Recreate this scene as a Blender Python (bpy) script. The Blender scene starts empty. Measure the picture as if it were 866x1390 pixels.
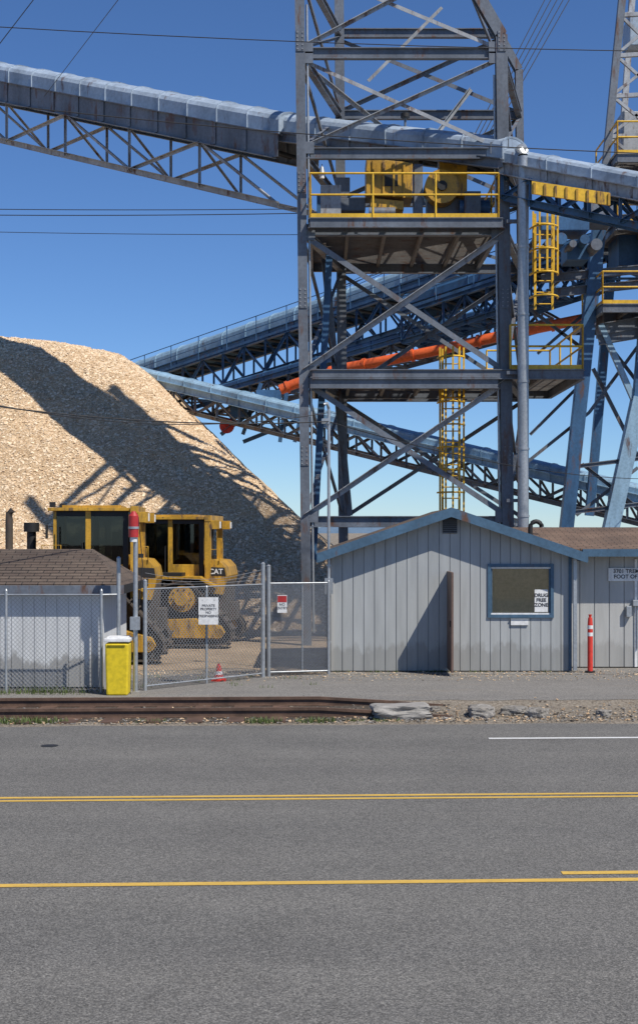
import bpy, math, random
from mathutils import Vector, Matrix, noise
random.seed(7)
sc=bpy.context.scene
F=1908.0; H=2.75
def W(px,py,d):
    return Vector(((px-433)/F*d, d, H-(py-722)/F*d))
# ---------------------------------------------------------------- materials
def newmat(name):
    m=bpy.data.materials.new(name); m.use_nodes=True
    nt=m.node_tree; b=nt.nodes['Principled BSDF']
    return m,nt,b
def N(nt,t,**k):
    n=nt.nodes.new(t)
    for a,v in k.items(): setattr(n,a,v)
    return n
def coords(nt,scale=(1,1,1)):
    tc=N(nt,'ShaderNodeNewGeometry'); mp=N(nt,'ShaderNodeMapping'); mp.inputs['Scale'].default_value=scale
    nt.links.new(tc.outputs['Position'],mp.inputs['Vector']); return mp.outputs[0]
def noisetex(nt,vec,scale,detail=4,rough=.55):
    n=N(nt,'ShaderNodeTexNoise'); n.inputs['Scale'].default_value=scale; n.inputs['Detail'].default_value=detail; n.inputs['Roughness'].default_value=rough
    nt.links.new(vec,n.inputs['Vector']); return n.outputs['Fac']
def ramp(nt,fac,stops):
    r=N(nt,'ShaderNodeValToRGB'); e=r.color_ramp.elements
    while len(e)<len(stops): e.new(.5)
    for i,(p,c) in enumerate(stops):
        e[i].position=p; e[i].color=(*c,1) if len(c)==3 else c
    nt.links.new(fac,r.inputs[0]); return r.outputs[0]
def mix(nt,fac,a,b,mode='MIX'):
    m=N(nt,'ShaderNodeMix',data_type='RGBA',blend_type=mode)
    for s,v in ((0,fac),(6,a),(7,b)):
        if hasattr(v,'links'): nt.links.new(v,m.inputs[s])
        else: m.inputs[s].default_value = v if s==0 else ((*v,1) if len(v)==3 else v)
    return m.outputs[2]
def bump(nt,b,h,strength=.3,dist=.02):
    n=N(nt,'ShaderNodeBump'); n.inputs['Strength'].default_value=strength; n.inputs['Distance'].default_value=dist
    nt.links.new(h,n.inputs['Height']); nt.links.new(n.outputs[0],b.inputs['Normal'])
def painted(name,col,rough=.5,var=.25,rust=0.0,scale=1.5,metal=0,streak=True,rustcol=(.12,.06,.035)):
    m,nt,b=newmat(name); v=coords(nt,(1,1,.25) if streak else (1,1,1))
    n=noisetex(nt,v,scale,6,.65)
    c=ramp(nt,n,[(.3,tuple(x*(1-var) for x in col)),(.7,tuple(min(1,x*(1+var)) for x in col))])
    n3=noisetex(nt,coords(nt),scale*9,3,.6)
    c=mix(nt,.35,c,ramp(nt,n3,[(.35,(.45,.45,.45)),(.6,(1,1,1))]),'MULTIPLY')
    if rust>0:
        n2=noisetex(nt,v,scale*2.3,8,.7)
        f=ramp(nt,n2,[(.62-rust*.25,(0,0,0)),(.72-rust*.2,(1,1,1))])
        c=mix(nt,f,c,rustcol)
    nt.links.new(c,b.inputs['Base Color']); b.inputs['Roughness'].default_value=rough; b.inputs['Metallic'].default_value=metal
    return m
M={}
M['steel']=painted('steel_slate_paint',(.135,.152,.178),.45,.35,.28)
M['steelL']=painted('steel_light_grey',(.36,.375,.39),.5,.3,.3)
M['hood']=painted('conveyor_hood_bluegrey',(.33,.40,.48),.4,.3,.15,1.0)
M['girder']=painted('girder_bluegrey',(.155,.175,.205),.5,.32,.35)
M['blue']=painted('blue_paint',(.045,.12,.24),.45,.35,.2)
M['lblue']=painted('light_blue_paint',(.26,.40,.52),.45,.3,.15)
M['yel']=painted('safety_yellow_paint',(.75,.45,.03),.45,.18,.08)
M['dozy']=painted('machine_yellow_paint',(.52,.29,.03),.42,.4,.35,2.5,rustcol=(.12,.075,.045))
M['org']=painted('orange_pipe',(.75,.13,.03),.45,.2,.05)
M['galv']=painted('galvanised_steel',(.42,.44,.45),.42,.2,.0,2,.5)
M['black']=painted('black_rubber',(.018,.018,.018),.6,.3)
M['track']=painted('track_steel_dirty',(.09,.075,.06),.6,.4,.3,4)
M['wire']=painted('wire_galvanised',(.36,.37,.38),.45,.1,0,2,.5)
M['cable']=painted('cable_black',(.02,.02,.022),.6,.1)
M['white']=painted('white_paint',(.78,.78,.76),.6,.05,.0)
M['red']=painted('red_paint',(.45,.03,.03),.5,.2,.0)
M['redor']=painted('bollard_red',(.70,.05,.03),.5,.15)
M['rust']=painted('rusty_steel',(.115,.068,.045),.75,.45,.0,3,streak=False)
M['trim']=painted('blue_trim',(.065,.13,.20),.5,.2,.05)
M['door']=painted('brown_door',(.16,.10,.075),.6,.2)
M['binY']=painted('yellow_plastic',(.75,.56,.02),.45,.08)
M['cream']=painted('cream_blind',(.74,.62,.40),.8,.08)
M['dark']=painted('dark_interior',(.02,.02,.022),.8,.1)
M['concrete']=painted('concrete',(.30,.285,.26),.9,.25,streak=False,scale=5)
M['grating']=painted('galvanised_grating',(.16,.15,.14),.6,.3,.3)
def plain(name,col):
    m=painted(name,col,.95,.15,0,3,streak=False); return m
M['chipL']=plain('chip_light',(.84,.67,.47)); M['chipM']=plain('chip_mid',(.70,.51,.32)); M['chipD']=plain('chip_dark',(.50,.34,.20))
def siding(name,col,dirt):
    m,nt,b=newmat(name)
    n=noisetex(nt,coords(nt,(5,5,.5)),1.2,6,.6)
    c=ramp(nt,n,[(.25,tuple(x*.80 for x in col)),(.75,tuple(x*1.1 for x in col))])
    g=N(nt,'ShaderNodeNewGeometry'); s=N(nt,'ShaderNodeSeparateXYZ'); nt.links.new(g.outputs['Position'],s.inputs[0])
    nn=noisetex(nt,coords(nt,(3,3,1)),1.5,5,.7)
    ma=N(nt,'ShaderNodeMath',operation='MULTIPLY_ADD'); nt.links.new(nn,ma.inputs[0]); ma.inputs[1].default_value=-.9; nt.links.new(s.outputs[2],ma.inputs[2])
    f=ramp(nt,ma.outputs[0],[(0,(dirt,)*3),(.12,(0,0,0))])
    c=mix(nt,f,c,(.13,.115,.09))
    nt.links.new(c,b.inputs['Base Color']); b.inputs['Roughness'].default_value=.75
    bump(nt,b,noisetex(nt,coords(nt,(30,30,1.5)),3,5),.25,.004)
    return m
M['siding']=siding('grey_siding',(.39,.405,.40),.35)
M['sidingR']=siding('light_grey_siding',(.44,.44,.42),.25)
M['shedwall']=siding('white_shed_siding',(.64,.66,.67),.6)
def shingle(name,c1,c2):
    m,nt,b=newmat(name)
    v=coords(nt,(1,1,1))
    br=N(nt,'ShaderNodeTexBrick'); br.inputs['Scale'].default_value=1; br.inputs['Brick Width'].default_value=.28; br.inputs['Row Height'].default_value=.13; br.inputs['Mortar Size'].default_value=.008
    br.inputs['Color1'].default_value=(*c1,1); br.inputs['Color2'].default_value=(*c2,1); br.inputs['Mortar'].default_value=(.02,.018,.016,1)
    nt.links.new(v,br.inputs['Vector'])
    n=noisetex(nt,v,60,3); c=mix(nt,.7,br.outputs[0],ramp(nt,n,[(.3,(.45,.45,.45)),(.7,(1.3,1.3,1.3))]),'MULTIPLY')
    n2=noisetex(nt,v,1.1,5); c=mix(nt,.6,c,ramp(nt,n2,[(.35,(.5,.5,.52)),(.65,(1.2,1.15,1.1))]),'MULTIPLY')
    nt.links.new(c,b.inputs['Base Color']); b.inputs['Roughness'].default_value=.95; bump(nt,b,n,.6,.01)
    return m
M['shingle']=shingle('brown_shingles',(.16,.105,.075),(.21,.145,.105))
M['shingle2']=shingle('dark_shingles',(.12,.088,.068),(.155,.118,.09))
def asphalt(name,base,dirt=None):
    m,nt,b=newmat(name); v=coords(nt)
    a=noisetex(nt,v,85,3,.75)
    c=ramp(nt,a,[(.34,tuple(x*.5 for x in base)),(.5,base),(.66,tuple(x*1.75 for x in base))])
    vo=N(nt,'ShaderNodeTexVoronoi'); vo.inputs['Scale'].default_value=70; nt.links.new(v,vo.inputs['Vector'])
    vs_=N(nt,'ShaderNodeSeparateColor'); nt.links.new(vo.outputs['Color'],vs_.inputs[0])
    sp=ramp(nt,vs_.outputs[0],[(.2,(.72,.72,.72)),(.8,(1.32,1.30,1.27))])
    c=mix(nt,.8,c,sp,'MULTIPLY')
    big=noisetex(nt,coords(nt,(.10,.9,1)),1.0,5,.6)
    c=mix(nt,1,c,ramp(nt,big,[(.3,(.88,.88,.89)),(.7,(1.08,1.07,1.06))]),'MULTIPLY')
    b2=noisetex(nt,v,.9,6,.7)
    c=mix(nt,1,c,ramp(nt,b2,[(.3,(.90,.90,.90)),(.7,(1.08,1.08,1.08))]),'MULTIPLY')
    st=noisetex(nt,coords(nt,(1,1.6,1)),2.3,2,.4)
    c=mix(nt,ramp(nt,st,[(.75,(0,0,0)),(.79,(.4,.4,.4))]),c,tuple(x*.4 for x in base))
    if dirt:
        d=noisetex(nt,coords(nt,(.4,1.5,1)),1.6,7,.7)
        c=mix(nt,ramp(nt,d,[(.54,(0,0,0)),(.72,(.6,.6,.6))]),c,dirt)
    nt.links.new(c,b.inputs['Base Color']); b.inputs['Roughness'].default_value=.88; b.inputs['Specular IOR Level'].default_value=.25
    bump(nt,b,a,.4,.005)
    return m
M['road']=asphalt('asphalt_road',(.137,.134,.125))
M['side']=asphalt('asphalt_side_street',(.185,.178,.165),dirt=(.24,.205,.16))
def gravel(name,cols,scale=14,big=((.7,.7,.7),(1.2,1.2,1.2)),bs=.6,sc2=45):
    m,nt,b=newmat(name); v=coords(nt)
    vo=N(nt,'ShaderNodeTexVoronoi'); vo.inputs['Scale'].default_value=scale; nt.links.new(v,vo.inputs['Vector'])
    sx=N(nt,'ShaderNodeSeparateColor'); nt.links.new(vo.outputs['Color'],sx.inputs[0])
    c=ramp(nt,sx.outputs[0],[(i/(len(cols)-1),k) for i,k in enumerate(cols)])
    n=noisetex(nt,v,sc2,4,.7); c=mix(nt,.8,c,ramp(nt,n,[(.3,(.5,.5,.5)),(.7,(1.35,1.35,1.35))]),'MULTIPLY')
    g=noisetex(nt,v,.5,6,.65); c=mix(nt,1,c,ramp(nt,g,[(.3,big[0]),(.7,big[1])]),'MULTIPLY')
    nt.links.new(c,b.inputs['Base Color']); b.inputs['Roughness'].default_value=1; b.inputs['Specular IOR Level'].default_value=.1
    ad=N(nt,'ShaderNodeMath',operation='ADD'); nt.links.new(vo.outputs['Distance'],ad.inputs[0]); nt.links.new(n,ad.inputs[1])
    bump(nt,b,ad.outputs[0],bs,.05)
    return m
M['dirt']=gravel('gravel_dirt',[(.17,.14,.105),(.28,.235,.185),(.36,.32,.26),(.23,.195,.15)],26)
M['ballast']=gravel('ballast',[(.07,.06,.05),(.14,.12,.10),(.09,.075,.06)],20)
M['chips']=gravel('wood_chips',[(.50,.34,.20),(.74,.55,.35),(.64,.46,.28),(.80,.64,.44),(.57,.40,.24)],22,((.86,.83,.80),(1.08,1.06,1.03)),.8,38)
M['chipyard']=gravel('chip_litter_ground',[(.30,.22,.14),(.52,.39,.26),(.40,.30,.20),(.60,.46,.32)],19,((.65,.65,.65),(1.1,1.1,1.1)),.6,40)
M['rock']=gravel('rock_grey',[(.24,.22,.19),(.33,.31,.28),(.28,.26,.23)],5,sc2=20)
def linepaint(name,col):
    m,nt,b=newmat(name); v=coords(nt)
    n=noisetex(nt,v,40,6,.75); n2=noisetex(nt,coords(nt,(1,3,1)),4,4)
    c=mix(nt,.5,col,ramp(nt,n2,[(.3,(.6,.6,.6)),(.7,(1,1,1))]),'MULTIPLY')
    c=mix(nt,ramp(nt,n,[(.57,(0,0,0)),(.66,(.75,.75,.75))]),c,(.12,.12,.11))
    nt.links.new(c,b.inputs['Base Color']); b.inputs['Roughness'].default_value=.7
    return m
M['lineY']=linepaint('yellow_road_paint',(.66,.42,.08))
M['lineW']=linepaint('white_road_paint',(.70,.70,.68))
m,nt,b=newmat('window_glass'); M['glass']=m
def thin_glass(nt,tint,ior):
    tr=N(nt,'ShaderNodeBsdfTransparent'); gl=N(nt,'ShaderNodeBsdfGlossy'); gl.inputs['Roughness'].default_value=.03; mx=N(nt,'ShaderNodeMixShader')
    tr.inputs[0].default_value=(*tint,1); fr=N(nt,'ShaderNodeFresnel'); fr.inputs[0].default_value=ior
    nt.links.new(fr.outputs[0],mx.inputs[0]); nt.links.new(tr.outputs[0],mx.inputs[1]); nt.links.new(gl.outputs[0],mx.inputs[2]); nt.links.new(mx.outputs[0],nt.nodes['Material Output'].inputs[0])
thin_glass(nt,(.95,.95,.90),2.0)
m,nt,b=newmat('cab_glass'); M['cabglass']=m; thin_glass(nt,(.38,.42,.42),1.6)
M['grass']=painted('grass_blades',(.10,.14,.035),.7,.4,0,6,streak=False)
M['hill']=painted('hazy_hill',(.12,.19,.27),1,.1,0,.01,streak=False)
M['textdark']=painted('sign_ink',(.05,.05,.06),.7,.0)

# ---------------------------------------------------------------- mesh builder
import bmesh
class MB:
    def __init__(s): s.v=[];s.f=[];s.m=[];s.sm=[];s.mats=[]
    def mi(s,k):
        if k not in s.mats: s.mats.append(k)
        return s.mats.index(k)
    def add(s,vs,fs,mat,smooth=False):
        o=len(s.v); s.v+= [tuple(v) for v in vs]; i=s.mi(mat)
        for f in fs: s.f.append([o+k for k in f]); s.m.append(i); s.sm.append(smooth)
    def hexa(s,p,mat):
        s.add(p,[(0,3,2,1),(4,5,6,7),(0,1,5,4),(1,2,6,5),(2,3,7,6),(3,0,4,7)],mat)
    def box(s,c,size,mat,rot=None):
        hx,hy,hz=[a/2 for a in size]; P=[Vector(q) for q in ((-hx,-hy,-hz),(hx,-hy,-hz),(hx,hy,-hz),(-hx,hy,-hz),(-hx,-hy,hz),(hx,-hy,hz),(hx,hy,hz),(-hx,hy,hz))]
        if rot is not None: P=[rot@q for q in P]
        c=Vector(c); s.hexa([q+c for q in P],mat)
    def bb(s,a,b,mat): 
        a=Vector(a);b=Vector(b); s.box((a+b)/2,(abs(b.x-a.x),abs(b.y-a.y),abs(b.z-a.z)),mat)
    def frame(s,p,q,up=None):
        d=(q-p).normalized()
        if up is None: up=Vector((0,0,1)) if abs(d.z)<.95 else Vector((0,1,0))
        sd=d.cross(up).normalized(); u=sd.cross(d).normalized(); return d,sd,u
    def bar(s,p,q,w,h,mat,up=None,off=(0,0)):
        p=Vector(p);q=Vector(q); d,sd,u=s.frame(p,q,up)
        o=sd*off[0]+u*off[1]; A=[-sd*w/2-u*h/2,sd*w/2-u*h/2,sd*w/2+u*h/2,-sd*w/2+u*h/2]
        s.hexa([p+o+a for a in A]+[q+o+a for a in A],mat)
    def ibeam(s,p,q,w,h,mat,t=.025,up=None):
        s.bar(p,q,w,t,mat,up,(0,h/2-t/2)); s.bar(p,q,w,t,mat,up,(0,-h/2+t/2)); s.bar(p,q,t,h-2*t,mat,up)
    def angle(s,p,q,w,mat,t=.014,up=None):
        s.bar(p,q,w,t,mat,up,(0,w/2)); s.bar(p,q,t,w-t,mat,up,(-w/2+t/2,0))
    def cyl(s,p,q,r,mat,n=14,r2=None,caps=True):
        p=Vector(p);q=Vector(q); d,sd,u=s.frame(p,q); r2=r if r2 is None else r2
        R=[(sd*math.cos(2*math.pi*i/n)+u*math.sin(2*math.pi*i/n)) for i in range(n)]
        s.add([p+a*r for a in R]+[q+a*r2 for a in R],[(i,(i+1)%n,n+(i+1)%n,n+i) for i in range(n)],mat,True)
        if caps:
            s.add([p+a*r for a in R],[list(range(n))[::-1]],mat); s.add([q+a*r2 for a in R],[list(range(n))],mat)
    def tube(s,pts,r,mat,n=8):
        pts=[Vector(p) for p in pts]; rings=[]
        for i,p in enumerate(pts):
            d=(pts[min(i+1,len(pts)-1)]-pts[max(i-1,0)]).normalized()
            up=Vector((0,0,1)) if abs(d.z)<.9 else Vector((0,1,0)); sd=d.cross(up).normalized(); u=sd.cross(d)
            rings.append([p+(sd*math.cos(2*math.pi*k/n)+u*math.sin(2*math.pi*k/n))*r for k in range(n)])
        vs=[v for R in rings for v in R]; fs=[]
        for i in range(len(pts)-1):
            for k in range(n): fs.append((i*n+k,i*n+(k+1)%n,(i+1)*n+(k+1)%n,(i+1)*n+k))
        s.add(vs,fs,mat,True)
    def extr(s,prof,y0,y1,mat):
        n=len(prof); A=[(x,y0,z) for x,z in prof]+[(x,y1,z) for x,z in prof]
        s.add(A,[(i,(i+1)%n,n+(i+1)%n,n+i) for i in range(n)]+[list(range(n))[::-1],[n+i for i in range(n)]],mat)
    def obj(s,name,parent=None,loc=None,rot=None,bevel=0,fix=True):
        me=bpy.data.meshes.new(name); me.from_pydata(s.v,[],s.f); me.update()
        for k in s.mats: me.materials.append(M[k])
        me.polygons.foreach_set('material_index',s.m); me.polygons.foreach_set('use_smooth',s.sm)
        if fix:
            bm=bmesh.new(); bm.from_mesh(me); bmesh.ops.recalc_face_normals(bm,faces=bm.faces); bm.to_mesh(me); bm.free()
        o=bpy.data.objects.new(name,me); sc.collection.objects.link(o)
        if parent: o.parent=parent
        if loc: o.location=loc
        if rot: o.rotation_euler=rot
        if bevel:
            b=o.modifiers.new('bevel','BEVEL'); b.width=bevel; b.segments=2; b.limit_method='ANGLE'
        return o
def empty(name,loc=(0,0,0),rot=(0,0,0),scale=1):
    e=bpy.data.objects.new(name,None); e.location=loc; e.rotation_euler=rot; e.scale=(scale,)*3; sc.collection.objects.link(e); return e
def text(name,body,size,loc,mat,parent=None,rot=(math.pi/2,0,0),align='CENTER',space=1.0,thick=.0):
    c=bpy.data.curves.new(name,'FONT'); c.body=body; c.size=size; c.align_x=align; c.align_y='CENTER'; c.extrude=.001; c.space_line=space; c.offset=thick
    t=bpy.data.objects.new(name+'_tmp',c); sc.collection.objects.link(t)
    dg=bpy.context.evaluated_depsgraph_get(); me=bpy.data.meshes.new_from_object(t.evaluated_get(dg)); bpy.data.objects.remove(t)
    me.materials.clear(); me.materials.append(M[mat])
    o=bpy.data.objects.new(name,me); sc.collection.objects.link(o); o.location=loc; o.rotation_euler=rot
    if parent: o.parent=parent
    return o
SL=.04
def strip(name,y0,y1,x0,x1,z,mat,sl=SL,nx=1,jag=0,parent=None):
    b=MB(); vs=[];fs=[]
    for i in range(nx+1):
        x=x0+(x1-x0)*i/nx
        j0=jag*noise.fractal((x*.8,y0,1),1,2,4) if jag else 0; j1=jag*noise.fractal((x*.8,y1,7),1,2,4) if jag else 0
        vs+=[(x,y0+sl*x+j0,z),(x,y1+sl*x+j1,z)]
    for i in range(nx): fs.append((2*i,2*i+2,2*i+3,2*i+1))
    b.add(vs,fs,mat); return b.obj(name,parent)

# ---------------------------------------------------------------- ground
b=MB(); b.add([(-3000,-200,0),(3000,-200,0),(3000,4000,0),(-3000,4000,0)],[(0,1,2,3)],'dirt'); b.obj('ground')
strip('road',-2,19.95,-150,150,.004,'road',nx=1500,jag=.10)
rm=empty('road_markings')
def dashes(y,x0,x1,w,mat,nm): strip(nm,y-w/2,y+w/2,x0,x1,.008,mat,parent=rm)
dashes(14.60,-150,150,.09,'lineY','solid_yellow_line')
dashes(10.98,-150,150,.10,'lineY','solid_yellow_line_near')
for i in range(-4,5):
    dashes(14.43,-7.5+i*24,7.5+i*24,.08,'lineY','broken_yellow_line')
    dashes(11.21,1.95+i*24,5.6+i*24,.10,'lineY','broken_yellow_line_near')
dashes(18.55,2.25,60,.11,'lineW','white_line'); dashes(7.2,-150,150,.1,'lineW','white_line_near')
b=MB(); b.cyl((-3.45,18.0,.004),(-3.45,18.0,.010),.11,'black',20); b.obj('manhole_cover')
strip('side_street',22.85,27.2,-60,60,.004,'side',sl=.03,nx=900,jag=.25)
strip('driveway_apron',27.0,28.5,.2,60,.008,'side',sl=0,nx=200,jag=.05)
strip('chip_covered_yard',28.0,90,-60,.2,.006,'chipyard',sl=0,nx=300,jag=.4)
strip('ballast_bed',20.45,22.5,-60,1.2,.008,'ballast',sl=.04,nx=600,jag=.18)
rt=empty('railway_track')
b=MB()
for y in (20.8,22.15):
    prev=None
    for i in range(0,63):
        x=-60+i; dz=0 if x<.2 else -(x-.2)*.075
        if prev is not None:
            p=Vector((prev[0],y+SL*prev[0],prev[1])); q=Vector((x,y+SL*x,dz))
            for (w,h,z) in ((.07,.04,.13),(.018,.08,.07),(.14,.03,.015)):
                b.bar(p+Vector((0,0,z)),q+Vector((0,0,z)),w,h,'rust')
        prev=(x,dz)
b.obj('rails',rt)
b=MB()
for i in range(100):
    x=-60+i*.6
    if x>0: break
    b.box((x,21.47+SL*x,.0),(.24,2.5,.05),'rust')
b.obj('sleepers',rt)
def litter(name,n,fn,mats,smin,smax):
    b=MB()
    for i in range(n):
        x,y,z=fn(); s=random.uniform(smin,smax); R=Matrix.Rotation(random.uniform(0,6.28),3,'Z')@Matrix.Rotation(random.uniform(-.6,.6),3,'X')
        b.box((x,y,z+s*.15),(s,s*random.uniform(.4,.8),s*.25),random.choice(mats),R)
    return b.obj(name)
litter('gravel_litter',4200,lambda:(lambda x:(x,20.1+SL*x+abs(random.gauss(0,.9)),.01))(random.uniform(-8,9)),['rock','dirt','chipM','concrete','ballast','chipD'],.015,.045)
litter('wood_chip_litter',1700,lambda:(random.uniform(-3.6,8),random.triangular(25.6,28.0,27.5),.012),['chipL','chipM','chipD','dirt'],.012,.035)
def rock(c,s,seed,name='boulder',mat='rock',sq=.55):
    bm=bmesh.new(); bmesh.ops.create_icosphere(bm,subdivisions=4,radius=1)
    for v in bm.verts:
        p=v.co.copy(); m=max(abs(p.x),abs(p.y),abs(p.z)); p=p.lerp(p/m,sq)
        n=noise.fractal(p*1.2+Vector((seed,0,0)),1,2,4); p*=1+.18*n; v.co=(p.x*s[0],p.y*s[1],p.z*s[2])
    me=bpy.data.meshes.new(name); bm.to_mesh(me); bm.free(); me.materials.append(M[mat])
    o=bpy.data.objects.new(name,me); o.location=c; o.rotation_euler=(0,0,seed*.3); sc.collection.objects.link(o)
rock((1.23,20.75,.09),(.42,.28,.11),.3,'concrete_block','concrete',.85)
rock((2.42,20.95,.06),(.27,.20,.10),5.1)
rock((2.95,21.2,.04),(.2,.18,.08),9.3)
rock((3.25,20.9,.04),(.17,.15,.09),3.3)
rock((4.25,21.0,.03),(.10,.1,.06),7.3)
rock((1.75,21.6,.02),(.10,.1,.05),2.1)
def grass(name,spots):
    b=MB()
    for (x,y,r,n,h) in spots:
        for i in range(n):
            a=random.uniform(0,6.28); q=r*math.sqrt(random.random()); px=x+q*math.cos(a)*1.6; py=y+q*math.sin(a)*.6
            hh=h*random.uniform(.4,1); t=random.uniform(0,6.28); w=.006
            dx,dy=math.cos(t),math.sin(t); l=hh*random.uniform(.2,.7)
            b.add([(px-dy*w,py+dx*w,0),(px+dy*w,py-dx*w,0),(px+dx*l*.4+dy*w*.7,py+dy*l*.4-dx*w*.7,hh*.6),(px+dx*l*.4-dy*w*.7,py+dy*l*.4+dx*w*.7,hh*.6),(px+dx*l,py+dy*l,hh)],[(0,1,2,3),(3,2,4)],'grass')
    return b.obj(name,fix=False)
sp=[(-4.3,20.15,.25,260,.12),(-3.9,20.2,.2,140,.10),(-.8,20.2,.18,180,.11),(-.05,20.25,.2,200,.10),(-2.4,20.2,.15,70,.08),(1.0,20.35,.15,60,.06),(.5,20.4,.1,50,.05)]
for i in range(40): sp.append((random.uniform(-6.5,-3.5),random.uniform(23.65,24.2),.15,18,random.uniform(.06,.2)))
for i in range(16): sp.append((random.uniform(-3.2,.1),random.uniform(24.6,26.6),.1,10,.08))
for i in range(20): sp.append((random.uniform(.2,5),27.4,.08,8,.08))
grass('grass',sp)

# ---------------------------------------------------------------- wood chip pile
def smin(a,b,k):
    h=max(0,min(1,.5+.5*(b-a)/k)); return b*(1-h)+a*h-k*h*(1-h)
def pileh(x,y):
    w=1.2*noise.noise((x*.12,y*.12,3))
    f=.86*(y-37.2+w*.5); r=1.0*(2.45-x+w*.4); bk=.85*(68-y); cap=9.35-.045*(x+8)+.25*noise.noise((x*.25,0,1))
    z=smin(f,r,2.2); z=smin(z,cap,1.4); z=smin(z,bk,1)
    if z>0: z+=.18*noise.fractal((x*.45,y*.45,0),1,2,3)+.05*noise.fractal((x*2.2,y*2.2,5),1,2,4)
    return z
pe=empty('wood_chip_pile')
b=MB(); nx,ny=420,340; x0,x1,y0,y1=-46,5,34,70
vs=[];fs=[]
for j in range(ny+1):
    yy=y0+(y1-y0)*(j/ny)**1.25
    for i in range(nx+1):
        xx=x1+(x0-x1)*(i/nx)**1.4; vs.append((xx,yy,max(-.3,pileh(xx,yy))))
for j in range(ny):
    for i in range(nx):
        a=j*(nx+1)+i; fs.append((a,a+1,a+nx+2,a+nx+1))
b.add(vs,fs,'chips',True); b.obj('pile_body',pe)
b=MB(); cnt=0
while cnt<65000:
    x=random.uniform(-15,3.2); y=random.uniform(35.5,50.5); z=pileh(x,y)
    if z<.02: continue
    cnt+=1
    s=random.uniform(.018,.055)
    a=Vector((random.gauss(0,1),random.gauss(0,1)*.8,random.gauss(0,1)*.6)); nn=Vector((random.gauss(0,.28),-.65+random.gauss(0,.28),.76)).normalized()
    a=(a-nn*a.dot(nn)).normalized(); c_=nn.cross(a)
    p=Vector((x,y,z+.012)); u=a*s; v=c_*s*random.uniform(.35,.7)
    b.add([p-u-v,p+u-v,p+u+v,p-u+v],[(0,1,2,3)],random.choices(('chipL','chipM','chipD'),(5,5,2))[0])
b.obj('loose_chips',pe,fix=False)

# ---------------------------------------------------------------- guard shack
gs=empty('guard_shack')
def boards(b,x0,x1,y,ztop,sp,mat,hole=None,gap=.014,zb=.03,th=.02):
    n=max(1,round((x1-x0)/sp)); st=(x1-x0)/n
    for i in range(n):
        a=x0+i*st; c=a+st
        cuts=[a,c]
        if hole:
            for h in (hole[0],hole[1]):
                if a+.01<h<c-.01: cuts.append(h)
        cuts.sort()
        for k in range(len(cuts)-1):
            p,q=cuts[k],cuts[k+1]; m=(p+q)/2
            segs=[(zb,None)]
            if hole and hole[0]<=m<=hole[1]: segs=[(zb,hole[2]),(hole[3],None)]
            for lo,hi in segs:
                g0=gap/2 if k==0 else 0; g1=gap/2 if k==len(cuts)-2 else 0
                for (yy0,yy1,pa,qa) in ((y,y+th,p+g0,q-g1),(y+th,y+th+.08,p,q)):
                    zp=hi if hi else ztop(pa); zq=hi if hi else ztop(qa)
                    b.hexa([(pa,yy0,lo),(qa,yy0,lo),(qa,yy1,lo),(pa,yy1,lo),(pa,yy0,zp),(qa,yy0,zq),(qa,yy1,zq),(pa,yy1,zp)],mat)
WX0,WX1,WY=.245,4.93,27.5; AX=2.56; AZ=3.16; EZ=2.27; EX0,EX1=-.04,5.19
rk=lambda x: AZ-.05-(AZ-EZ)*abs(x-AX)/(AX-EX0)
hole=(3.36,4.53,1.13,2.06)
b=MB(); boards(b,WX0,AX,WY,rk,.205,'siding'); boards(b,AX,WX1,WY,rk,.205,'siding',hole)
b.bb((WX0,WY+.101,0),(WX0+.1,WY+4,rk(WX0)),'siding'); b.bb((WX1-.1,WY+.101,0),(WX1,WY+4,rk(WX1)),'siding'); b.bb((WX0+.1,WY+3.9,0),(WX1-.1,WY+4,2.2),'siding')
b.obj('walls',gs)
b=MB()
t=.05
for sgn,ex in ((-1,EX0),(1,EX1)):
    y0,y1=WY-.30,WY+4.3
    b.hexa([(AX,y0,AZ),(ex,y0,EZ),(ex,y1,EZ),(AX,y1,AZ),(AX,y0,AZ+t),(ex,y0,EZ+t),(ex,y1,EZ+t),(AX,y1,AZ+t)],'shingle2')
b.obj('roof',gs)
b=MB()
for ex in (EX0,EX1):
    p=Vector((AX,WY-.32,AZ-.02)); q=Vector((ex,WY-.32,EZ-.02))
    b.hexa([(p.x,p.y-.02,p.z-.10),(q.x,q.y-.02,q.z-.10),(q.x,q.y+.018,q.z-.10),(p.x,p.y+.018,p.z-.10),(p.x,p.y-.02,p.z+.085),(q.x,q.y-.02,q.z+.085),(q.x,q.y+.018,q.z+.085),(p.x,p.y+.018,p.z+.085)],'trim')
    sx=-.02 if ex<1 else .02
    b.bb((ex,WY-.302,EZ-.10),(ex+sx,WY+4.3,EZ+.06),'trim')
b.bb((WX1-.05,WY-.02,.03),(WX1+.012,WY-.001,2.3),'trim')
b.bb((WX0-.012,WY-.02,.03),(WX0+.05,WY-.001,2.3),'sidingR')
b.obj('fascia_trim',gs)
b=MB()
x0,x1,z0,z1=hole; w=.06
b.bb((x0-w,WY-.03,z1),(x1+w,WY-.002,z1+w),'trim'); b.bb((x0-w,WY-.035,z0-w),(x1+w,WY-.002,z0),'trim'); b.bb((x0-w,WY-.03,z0),(x0,WY-.002,z1),'trim'); b.bb((x1,WY-.03,z0),(x1+w,WY-.002,z1),'trim')
b.bb((x0,WY,z1-.03),(x1,WY+.03,z1),'white'); b.bb((x0,WY,z0),(x1,WY+.03,z0+.03),'white'); b.bb((x0,WY+.001,z0+.03),(x0+.03,WY+.03,z1-.03),'trim'); b.bb((x1-.03,WY+.001,z0+.03),(x1,WY+.03,z1-.03),'trim')
b.obj('window_frame',gs)
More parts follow.
